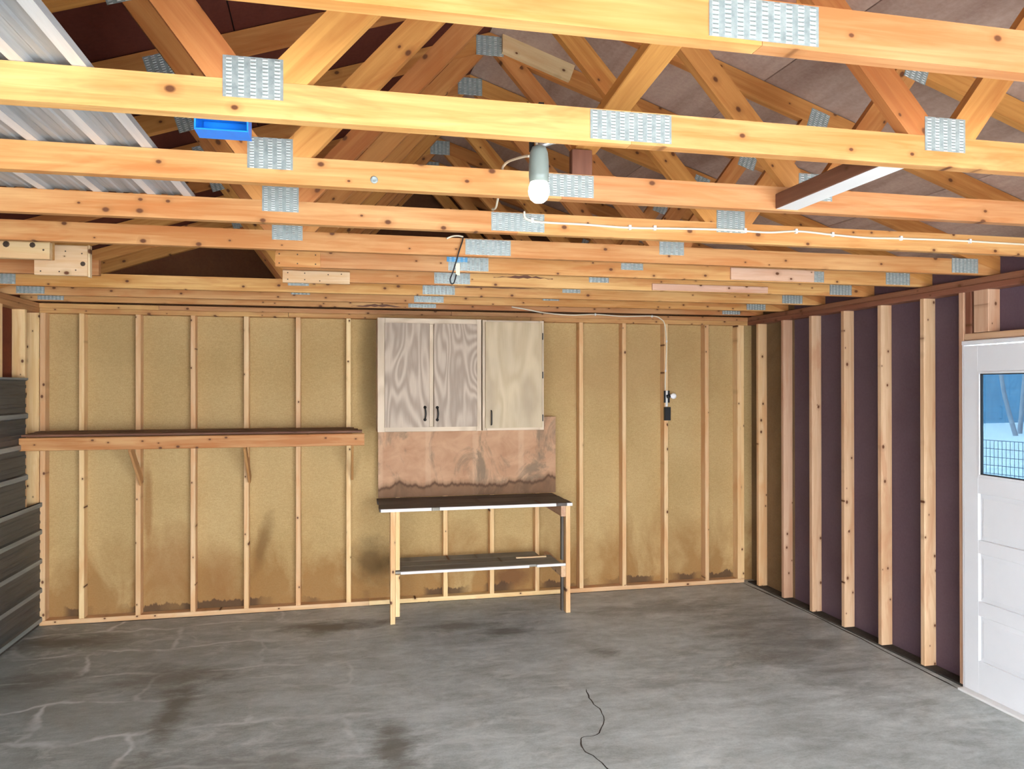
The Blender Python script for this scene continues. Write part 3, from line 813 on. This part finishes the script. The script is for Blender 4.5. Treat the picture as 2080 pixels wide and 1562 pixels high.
# screw washer on the third truss from the camera side
lathe('washer', [(.0125, 0), (.0125, .003), (.009, .004), (.004, .002)], 'galv', TR[2], (2.104, TY[2], 2.52), 16, (PI / 2, 0, 0))
# split, rotted strips on the undersides of two rear trusses
def splinter(tk, x0, x1, z, dz):
    n = 14; v = []; rnd = random.Random(tk * 7)
    for i in range(n + 1):
        x = x0 + (x1 - x0) * i / n
        v += [(x, -.004, z + rnd.uniform(0, dz * .3)), (x, -.004, z + dz * rnd.uniform(.45, 1.0) * math.sin(PI * (i + .3) / (n + .6)))]
    v += [(x, 0.0, z_) for x, _, z_ in v]
    m = 2 * (n + 1)
    f = [(2 * i, 2 * i + 2, 2 * i + 3, 2 * i + 1) for i in range(n)] + [(2 * i + 1, 2 * i + 3, m + 2 * i + 3, m + 2 * i + 1) for i in range(n)] + [(m + 2 * i, m + 2 * i + 2, 2 * i + 2, 2 * i) for i in range(n)]
    link('rotted_strip', mesh('rotted_strip', v, f), 'brown_wood', TR[tk], (0, TY[tk], 0))
splinter(6, 2.95, 3.35, ZT + .055, .03)
splinter(7, 2.75, 3.40, ZT + .062, .022)
splinter(9, 2.05, 2.50, ZT + .004, .03)

# ------------------------------------------------------------------ braces in the roof space
br = thing('brace_board', 'lone dusty two-by-four brace lying lengthways over the central truss beams', 'brace', (2.84, TY[2] + .03, ZT + .09))
beam('board', (2.845, TY[2] + .06, 2.690), (2.835, TY[0] + .02, 2.80), .089, .038, 'web', br)
box('support_block', 2.785, 2.860, TY[2] + .001, TY[2] + .037, ZT + .09, 2.668, 'brown_wood', br)
box('support_block', 2.80, 2.87, TY[0] + .001, TY[0] + .037, ZT + .09, 2.779, 'brown_wood', br)
bl = box('blocking_board', 3.572, 3.662, TY[1] + .040, TY[2] - .002, 2.497, 2.553, 'brown_wood')
bl2 = box('glare_face', 3.574, 3.660, TY[1] + .042, TY[2] - .004, 2.4955, 2.4968, 'white_paint', bl, 0, 'y')  # white sheet paints the glare onto the board's underside
tag(bl, 'dark brown blocking board, glare painted underneath, wedged level between two truss beams', 'blocking')

# ------------------------------------------------------------------ metal sheet stored on the bottom chords
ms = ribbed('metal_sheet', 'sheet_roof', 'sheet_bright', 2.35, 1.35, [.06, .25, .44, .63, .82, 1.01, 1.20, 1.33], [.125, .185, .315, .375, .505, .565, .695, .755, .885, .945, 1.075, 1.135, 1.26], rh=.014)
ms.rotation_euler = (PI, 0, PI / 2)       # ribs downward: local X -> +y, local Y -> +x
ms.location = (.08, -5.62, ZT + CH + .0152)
tag(ms, 'grey corrugated metal sheet laid across the tops of the truss beams', 'metal sheet')

# ------------------------------------------------------------------ blue tray behind the second truss
yt = TY[1] + TH + .001
bt = thing('plastic_tray', 'small bright blue plastic tray fixed behind a truss beam', 'tray', (1.70, yt, 2.47))
def tbox(n, *a): box(n, *a, 'blue', bt, .001)
tbox('back', 1.655, 1.775, yt + .068, yt + .071, 2.470, 2.530)
tbox('rim', 1.652, 1.778, yt, yt + .071, 2.466, 2.470)
tbox('rim', 1.652, 1.778, yt, yt + .071, 2.530, 2.534)
tbox('rim', 1.652, 1.656, yt, yt + .068, 2.470, 2.530)
tbox('rim', 1.774, 1.778, yt, yt + .068, 2.470, 2.530)
tbox('divider', 1.664, 1.766, yt + .060, yt + .068, 2.478, 2.506)

# ------------------------------------------------------------------ hanging lamp
LX, LY = 2.545, -4.395
lm = thing('ceiling_lamp', 'grey lampholder with a white round bulb hanging between truss beams', 'lamp', (LX, LY, 2.36))
lathe('lampholder', [(.020, 0), (.0265, .002), (.0285, .02), (.0280, .06), (.0255, .085), (.020, .100), (.008, .106)], 'lampholder', lm, (LX, LY, 2.412))
lathe('bulb', [(.004, -.0605), (.014, -.058), (.0235, -.050), (.029, -.036), (.0300, -.026), (.028, -.012), (.0225, .003), (.0175, .016), (.0160, .03)], 'bulb', lm, (LX, LY, 2.415), 24).visible_shadow = True
box('strap', LX - .026, LX - .012, LY + .006, LY + .009, 2.50, 2.60, 'black_iron', lm, 0)
box('strap', LX - .026, LX - .012, TY[1] + TH + .0006, LY + .006, 2.597, 2.60, 'black_iron', lm, 0)
box('strap', LX - .026, LX - .012, TY[1] + TH + .0006, TY[1] + TH + .0036, 2.51, 2.597, 'black_iron', lm, 0)
tube('conduit_arm', [(LX, LY, 2.517), (LX + .03, LY, 2.527), (LX + .09, LY - .05, 2.535), (LX + .15, TY[1] + TH + .012, 2.533), (LX + .21, TY[1] + TH + .010, 2.53)], .008, 'conduit', lm)
tube('wire', [(LX - .005, LY, 2.515), (LX - .002, LY + .01, 2.54), (LX + .02, LY + .01, 2.565), (LX + .06, LY, 2.585)], .0042, 'cable', lm)
tube('wire', [(LX - .024, LY + .014, 2.49), (LX - .02, LY + .1, 2.515), (LX - .01, LY + .35, 2.575), (LX - .005, TY[2] - .01, 2.592), (LX, TY[2] + .05, 2.588), (LX + .03, TY[2] + .3, 2.53), (LX + .07, TY[3] - .02, 2.585), (LX + .08, TY[3] + .02, 2.586)], .0042, 'cable', lm)

# ------------------------------------------------------------------ cables
yc = TY[3] - .006
cb = thing('power_cable', 'cream cable stapled along the face of a truss beam', 'cable', (2.755, yc, 2.58))
def staples(par, spots, y=None, vert=False):
    for s in spots:
        x, z = s
        box('staple', x - .006, x + .006, y - .007, y + .006, z - .010, z + .010, 'white_paint', par, .001)
pts = [(2.755, yc, 2.585), (2.787, yc, 2.546), (3.02, yc, 2.541), (3.233, yc, 2.536), (3.45, yc, 2.542), (3.705, yc, 2.547), (3.903, yc, 2.544), (4.06, yc, 2.556), (4.234, yc, 2.548), (4.42, yc, 2.541), (4.606, yc, 2.545), (4.95, yc, 2.548), (5.314, yc, 2.545), (5.60, yc, 2.548)]
tube('cable', pts, .0048, 'cable', cb)
staples(cb, [(2.79, 2.547), (3.233, 2.537), (3.35, 2.540), (3.79, 2.547), (4.05, 2.556), (4.24, 2.548), (4.61, 2.546), (5.0, 2.548)], yc)
yw = -.010
wc = thing('wall_cable', 'cream cable looping under the roof and down a stud to the wall lamp', 'cable', (4.86, yw, 1.80))
tube('cable', [(3.40, TY[9] - .008, 2.522), (3.55, TY[9] - .008, 2.500), (3.70, TY[9] + .02, 2.480), (3.96, yw, 2.474), (4.193, yw, 2.484), (4.46, yw, 2.472), (4.734, yw, 2.480), (4.82, yw, 2.455), (4.860, yw, 2.40), (4.876, yw, 2.22), (4.868, yw, 2.0), (4.862, yw, 1.805)], .0055, 'cable', wc)
staples(wc, [(4.193, 2.483), (4.734, 2.478), (4.876, 2.25), (4.866, 1.98)], yw)
lp = thing('wall_lamp', 'small white bulb in a black holder on a bare wall stud', 'lamp', (4.877, -.001, 1.70))
box('bracket', 4.851, 4.866, -.018, -.001, 1.690, 1.800, 'black_plastic', lp)
box('bracket', 4.891, 4.906, -.018, -.001, 1.690, 1.800, 'black_plastic', lp)
tube('socket', [(4.872, -.020, 1.745), (4.905, -.030, 1.752)], .015, 'black_plastic', lp, 12, False)
lathe('bulb', [(.010, 0), (.014, .008), (.022, .020), (.027, .034), (.026, .047), (.018, .058), (.004, .063)], 'bulb_off', lp, (4.898, -.03, 1.750), 20, (0, PI / 2, 0))
box('lead', 4.868, 4.889, -.008, -.001, 1.655, 1.80, 'white_paint', lp, .001)
sw = box('outlet_box', 4.850, 4.908, -.034, -.001, 1.528, 1.650, 'black_plastic')
tag(sw, 'black plastic outlet box on a stud under the small wall bulb', 'outlet box')
# dangling black cord with a paper tag
ycd = TY[4] - .014
cd = thing('black_cord', 'thin black cord dangling from a truss beam with a cream tag', 'cord', (2.55, ycd, 2.35))
tube('cord', [(2.583, ycd, 2.584), (2.578, ycd, 2.560), (2.563, ycd, 2.515), (2.548, ycd, 2.462), (2.530, ycd, 2.405), (2.517, ycd, 2.370), (2.524, ycd, 2.349), (2.537, ycd, 2.356), (2.548, ycd, 2.395)], .0034, 'black_plastic', cd)
box('tag', 2.546, 2.566, ycd - .001, ycd + .001, 2.392, 2.450, 'tag', cd, 0)
tube('lead', [(2.50, ycd, 2.572), (2.53, ycd, 2.585), (2.56, ycd, 2.588), (2.583, ycd, 2.584)], .004, 'cable', cd)
bp = box('tape_strip', 2.571, 2.690, TY[5] - .0024, TY[5] - .0004, 2.548, 2.578, 'blue_tape', None, 0)
tag(bp, 'strip of blue tape stuck on a truss beam behind the black cord', 'tape')

# ------------------------------------------------------------------ shelf on the back wall
sh = thing('wall_shelf', 'long pine-edged wooden shelf braced on the bare back-wall studs', 'shelf', (.93, 0, 1.376))
box('front_board', -.285, 2.152, -.40, -.362, 1.376, 1.470, 'chord', sh)
for i, (a, b) in enumerate(((-.361, -.245), (-.243, -.125), (-.123, -.002))):
    box('deck_board', -.285, 2.135 - .03 * i, a, b, 1.474 + .004 * i, 1.492 + .004 * i, 'brown_wood', sh)
box('ledger', -.25, 2.06, -.038, -.001, 1.385, 1.473, 'plate_wood', sh)
for x in (.406, 1.219, 2.032):
    beam('brace', (x + .029, -.33, 1.385), (x + .029, -.012, 1.09), .019, .075, 'plate_wood', sh)

# ------------------------------------------------------------------ workbench
bn = thing('workbench', 'narrow rough workbench of dark boards with white front edges', 'workbench', (3.05, -.3, 0))
tt = thing
TOPZ = .873
for i, (a, b) in enumerate(((-.575, -.392), (-.389, -.200), (-.197, -.016))):
    box('top_board', 2.262 + .008 * (i % 2), 3.80 - .006 * i, a, b, TOPZ, TOPZ + .026, 'dark_wood', bn)
for a, b in ((2.272, 2.66), (2.665, 2.72), (2.725, 3.665), (3.755, 3.80)):
    box('edge_strip', a, b, -.594, -.576, TOPZ + .001, TOPZ + .024, 'white_paint' if b - a > .06 or a > 3.7 else 'grey_wood', bn, .001)
box('edge_strip', 3.668, 3.752, -.592, -.576, TOPZ + .001, TOPZ + .024, 'dark_wood', bn, .001)
for x0, x1, sx in ((2.345, 2.383, 1), (3.757, 3.795, -1)):
    box('leg', x0, x1, -.552, -.463, 0, TOPZ - .001, 'stud', bn)
    if sx > 0: box('leg_cleat', x1 + .001, x1 + .036, -.548, -.510, .415, TOPZ - .001, 'stud', bn); box('leg_cleat', x1 + .001, x1 + .036, -.548, -.510, .055, .379, 'stud', bn)
    else: box('leg_cleat', x0 - .020, x0 - .001, -.49, -.452, 0, .28, 'dark_wood', bn); box('leg_cleat', x0 - .020, x0 - .001, -.49, -.452, .415, .77, 'dark_wood', bn)
    xa = x1 + .001 if sx > 0 else x0 - .039
    box('cross_rail', xa, xa + .038, -.50 if sx > 0 else -.548, -.003, TOPZ - .091, TOPZ - .002, 'stud_red', bn)
    box('cross_rail', xa, xa + .038, -.50 if sx > 0 else -.548, -.003, .290, .379, 'stud_red', bn)
for i, (a, b) in enumerate(((-.525, -.370), (-.367, -.212), (-.209, -.050))):
    box('shelf_board', 2.386, 3.716 - .10 * (i == 2), a, b, .380, .400, 'grey_wood', bn)
box('edge_strip', 2.425, 3.45, -.553, -.526, .381, .401, 'white_paint', bn, .001)
box('edge_strip', 3.515, 3.754, -.553, -.526, .381, .401, 'white_paint', bn, .001)
box('shelf_strip', 3.40, 3.66, -.30, -.28, .4005, .412, 'pale', bn, .001)

# ------------------------------------------------------------------ stained panel behind the bench
v = []
bs = box('splash_panel', 2.275, 3.822, -.0125, -.0008, TOPZ + .03, 1.572, 'backsplash', None, .001, 'x')
tag(bs, 'water-stained plywood panel on the wall between workbench and cabinets', 'panel')

# ------------------------------------------------------------------ wall cabinets
def door_box(name, x0, x1, z0, z1, y, th, mat, parent):
    return box(name, x0, x1, y - th, y, z0, z1, mat, parent, .004, 'z')
def handle(parent, x, z, y, h=.10, iron=True):
    hd = tube('handle', [(x, y, z + h / 2), (x, y - .022, z + h * .40), (x + .004, y - .026, z), (x, y - .022, z - h * .40), (x, y, z - h / 2)], [.004 + .003 * math.sin(PI * i / 32) for i in range(33)], 'black_iron', parent)
    for s in (1, -1):
        lathe('rosette', [(.013, 0), (.012, .003), (.004, .006)], 'black_iron', hd, (x, y, z + s * h / 2), 12, (PI / 2, 0, 0))
def cabinet(x0, x1, z0, z1, yf, label, group, doors, fmat):
    c = thing('wall_cabinet', label, 'cabinet', ((x0 + x1) / 2, 0, z0), group)
    box('side_panel', x0, x0 + .016, yf + .019, -.013, z0, z1, fmat, c, 0, 'z')
    box('side_panel', x1 - .016, x1, yf + .019, -.013, z0, z1, fmat, c, 0, 'z')
    box('top_panel', x0 + .0165, x1 - .0165, yf + .019, -.013, z1 - .016, z1, fmat, c, 0)
    box('bottom_panel', x0 + .0165, x1 - .0165, yf + .019, -.013, z0 + .02, z0 + .036, fmat, c, 0)
    box('back_panel', x0 + .0165, x1 - .0165, -.018, -.013, z0 + .037, z1 - .017, fmat, c, 0, 'z')
    return c
# double-door cabinet
c1 = cabinet(2.258, 3.105, 1.473, 2.394, -.30, 'whitewashed oak wall cabinet with two doors and black iron pulls', 'oak wall cabinets', 2, 'oak_frame')
yf = -.30
for a, b in ((2.258, 2.318), (3.062, 3.105)): box('frame_stile', a, b, yf, yf + .0185, 1.473, 2.394, 'oak_frame', c1, .002, 'z')
box('frame_stile', 2.672, 2.708, yf, yf + .0185, 1.515, 2.345, 'oak_frame', c1, .002, 'z')
for a, b in ((1.473, 1.514), (2.346, 2.394)): box('frame_rail', 2.319, 3.061, yf, yf + .0185, a, b, 'oak_frame', c1, .002)
d1 = door_box('door', 2.314, 2.676, 1.509, 2.352, yf - .0005, .012, 'oak', c1); handle(d1, 2.638, 1.620, yf - .0125)
d2 = door_box('door', 2.710, 3.068, 1.509, 2.352, yf - .0005, .012, 'oak', c1); handle(d2, 2.738, 1.618, yf - .0125)
# single-door cabinet
c2 = cabinet(3.115, 3.640, 1.474, 2.390, -.30, 'narrower pale oak wall cabinet with one door', 'oak wall cabinets', 1, 'oak_pale')
for a, b in ((3.115, 3.150), (3.60, 3.640)): box('frame_stile', a, b, yf, yf + .0185, 1.474, 2.390, 'oak_frame', c2, .002, 'z')
for a, b in ((1.474, 1.510), (2.352, 2.390)): box('frame_rail', 3.151, 3.599, yf, yf + .0185, a, b, 'oak_frame', c2, .002)
d3 = door_box('door', 3.136, 3.622, 1.496, 2.374, yf - .0005, .016, 'oak_pale', c2)
tube('handle', [(3.184, yf - .0165, 1.640), (3.184, yf - .040, 1.630), (3.184, yf - .042, 1.582), (3.184, yf - .040, 1.530), (3.184, yf - .0165, 1.522)], .0055, 'black_iron', d3)
for z in (2.26, 1.935, 1.575): box('hinge', 3.6225, 3.632, yf - .010, yf - .0005, z - .028, z + .028, 'black_iron', c2, .001)

# ------------------------------------------------------------------ outside: snow, fence, trees, neighbour's house
def snow_z(x, y):
    d = max(0.0, (x - 8.5)) if x > 8.5 else 0.0
    return -.14 + min(1.25, .085 * d) + .03 * mnoise.noise(Vector((x * .35, y * .35, 0)))
gv, gf = [], []
N = 48
xs = [-40 + 90 * i / N for i in range(N + 1)]; ysn = [-45 + 85 * j / N for j in range(N + 1)]
def hole(x, y): return -.9 < x < 6.3 and -7.8 < y < .6
for x in xs:
    for y in ysn: gv.append((x, y, snow_z(x, y)))
for i in range(N):
    for j in range(N):
        gf.append((i * (N + 1) + j, (i + 1) * (N + 1) + j, (i + 1) * (N + 1) + j + 1, i * (N + 1) + j + 1))
gr = struct('ground', mesh('ground', gv, gf, True), 'snow', label='snow-covered yard outside the garage', cat='snow')

dw = struct('bouncedamper', mesh('bouncedamper', [(-1.2, -30, -.075), (4.4, -30, -.075), (4.4, YF - .1, -.075), (-1.2, YF - .1, -.075)], [(0, 1, 2, 3)]), 'damper', label='added dark ground outside the garage mouth, dimming snow bounce')  # unseen, added to cut snow light bouncing onto the trusses
# wire fence: a run along the yard, about 9.5 m from the garage mouth
def unp(px, py, depth):
    d = fw + r2 * ((px - 1040) / FPX) - u2 * ((py - 781) / FPX); return CAM + d * depth
fa, fb = Vector((9.3, 4.0, 0)), Vector((10.6, -3.0, 0))
fd = (fb - fa).normalized(); FLn = (fb - fa).length
fe = thing('wire_fence', 'low welded-wire yard fence standing in snow beyond the door window', 'fence', fa)
def wires(name, lst, rad):
    v, f = [], []
    for a, b in lst:
        vv, ff = tube_data([Vector(a), Vector(b)], rad, 4); o = len(v); v += vv; f += [tuple(q + o for q in g) for g in ff]
    ob = link(name, mesh(name, v, f), 'wire', fe, (0, 0, 0)); ob['kind'] = 'stuff'; return ob
zt_, zb_ = 1.17, -.05
step = .050
wires('wire_mesh', [(fa + fd * (i * step) + Vector((0, 0, zb_)), fa + fd * (i * step) + Vector((0, 0, zt_))) for i in range(int(FLn / step))] +
      [(fa + Vector((0, 0, zt_ - .102 * j)), fb + Vector((0, 0, zt_ - .102 * j))) for j in range(12)], .0042)
for t_ in (0.0, .33, .66, 1.0):
    p = fa + fd * (FLn * t_)
    tube('post', [p + Vector((0, 0, -.15)), p + Vector((0, 0, 1.25))], .025, 'wire', fe, 8, False)
def tree(base, h, lean, label, seed):
    rnd = random.Random(seed)
    t = thing('bare_tree', label, 'tree', base)
    b = Vector(base)
    top = b + Vector((lean[0], lean[1], h))
    P = [b + (top - b) * (i / 6) + Vector((rnd.uniform(-.05, .05), rnd.uniform(-.05, .05), 0)) * (i > 0) for i in range(7)]
    tube('trunk', P, [.055 * (1 - .8 * i / 48) for i in range(49)], 'bark', t)
    for i in range(7):
        f_ = .35 + .08 * i; p = b + (top - b) * f_; a = rnd.uniform(0, 2 * PI); L = h * rnd.uniform(.25, .4)
        q = p + Vector((math.cos(a) * L * .5, math.sin(a) * L * .5, L))
        tube('branch', [p, (p + q) / 2 + Vector((0, 0, -.05 * L)), q], [.03 * (1 - .8 * j / 16) for j in range(17)], 'bark', t)
    return t
def on_snow(p): return Vector((p.x, p.y, snow_z(p.x, p.y) - .05))
tree(on_snow(unp(2064, 850, 18.2)), 6.0, (-1.1, .7), 'pale bare tree leaning beyond the fence, the thicker of two', 3)
tree(on_snow(unp(2071, 850, 18.5)), 6.5, (.45, -.3), 'slim bare tree standing upright beside the leaning tree', 5)
hb = unp(2030, 850, 21.0)
hd_ = Vector((r2.x, r2.y, 0)).normalized(); hn = Vector((-fw.x * .75 - r2.x * .6, -fw.y * .75 - r2.y * .6, 0)).normalized()
hd_ = Vector((-hn.y, hn.x, 0))
ho = thing('neighbour_house', 'blue lap-sided house wall beyond the snowy yard', 'house', (hb.x, hb.y, snow_z(hb.x, hb.y)))
z0 = snow_z(hb.x, hb.y) - .5
for i in range(26):
    p0 = hb - hd_ * 8; p1 = hb + hd_ * 8
    z = z0 + .17 * i
    o = beam('siding_board', (p0.x + hn.x * .0, p0.y, z), (p1.x, p1.y, z), .02, .185, 'siding', ho, (hn.x * .10, hn.y * .10, 1), 0)
tp = z0 + .17 * 26
beam('roof', (hb - hd_ * 8.4).xy.to_3d() + Vector((0, 0, tp + .5)) - hn * 1.5, (hb + hd_ * 8.4).xy.to_3d() + Vector((0, 0, tp + .5)) - hn * 1.5, 4.2, .15, 'roof_snow', ho, (hn.x * .4, hn.y * .4, 1), 0)
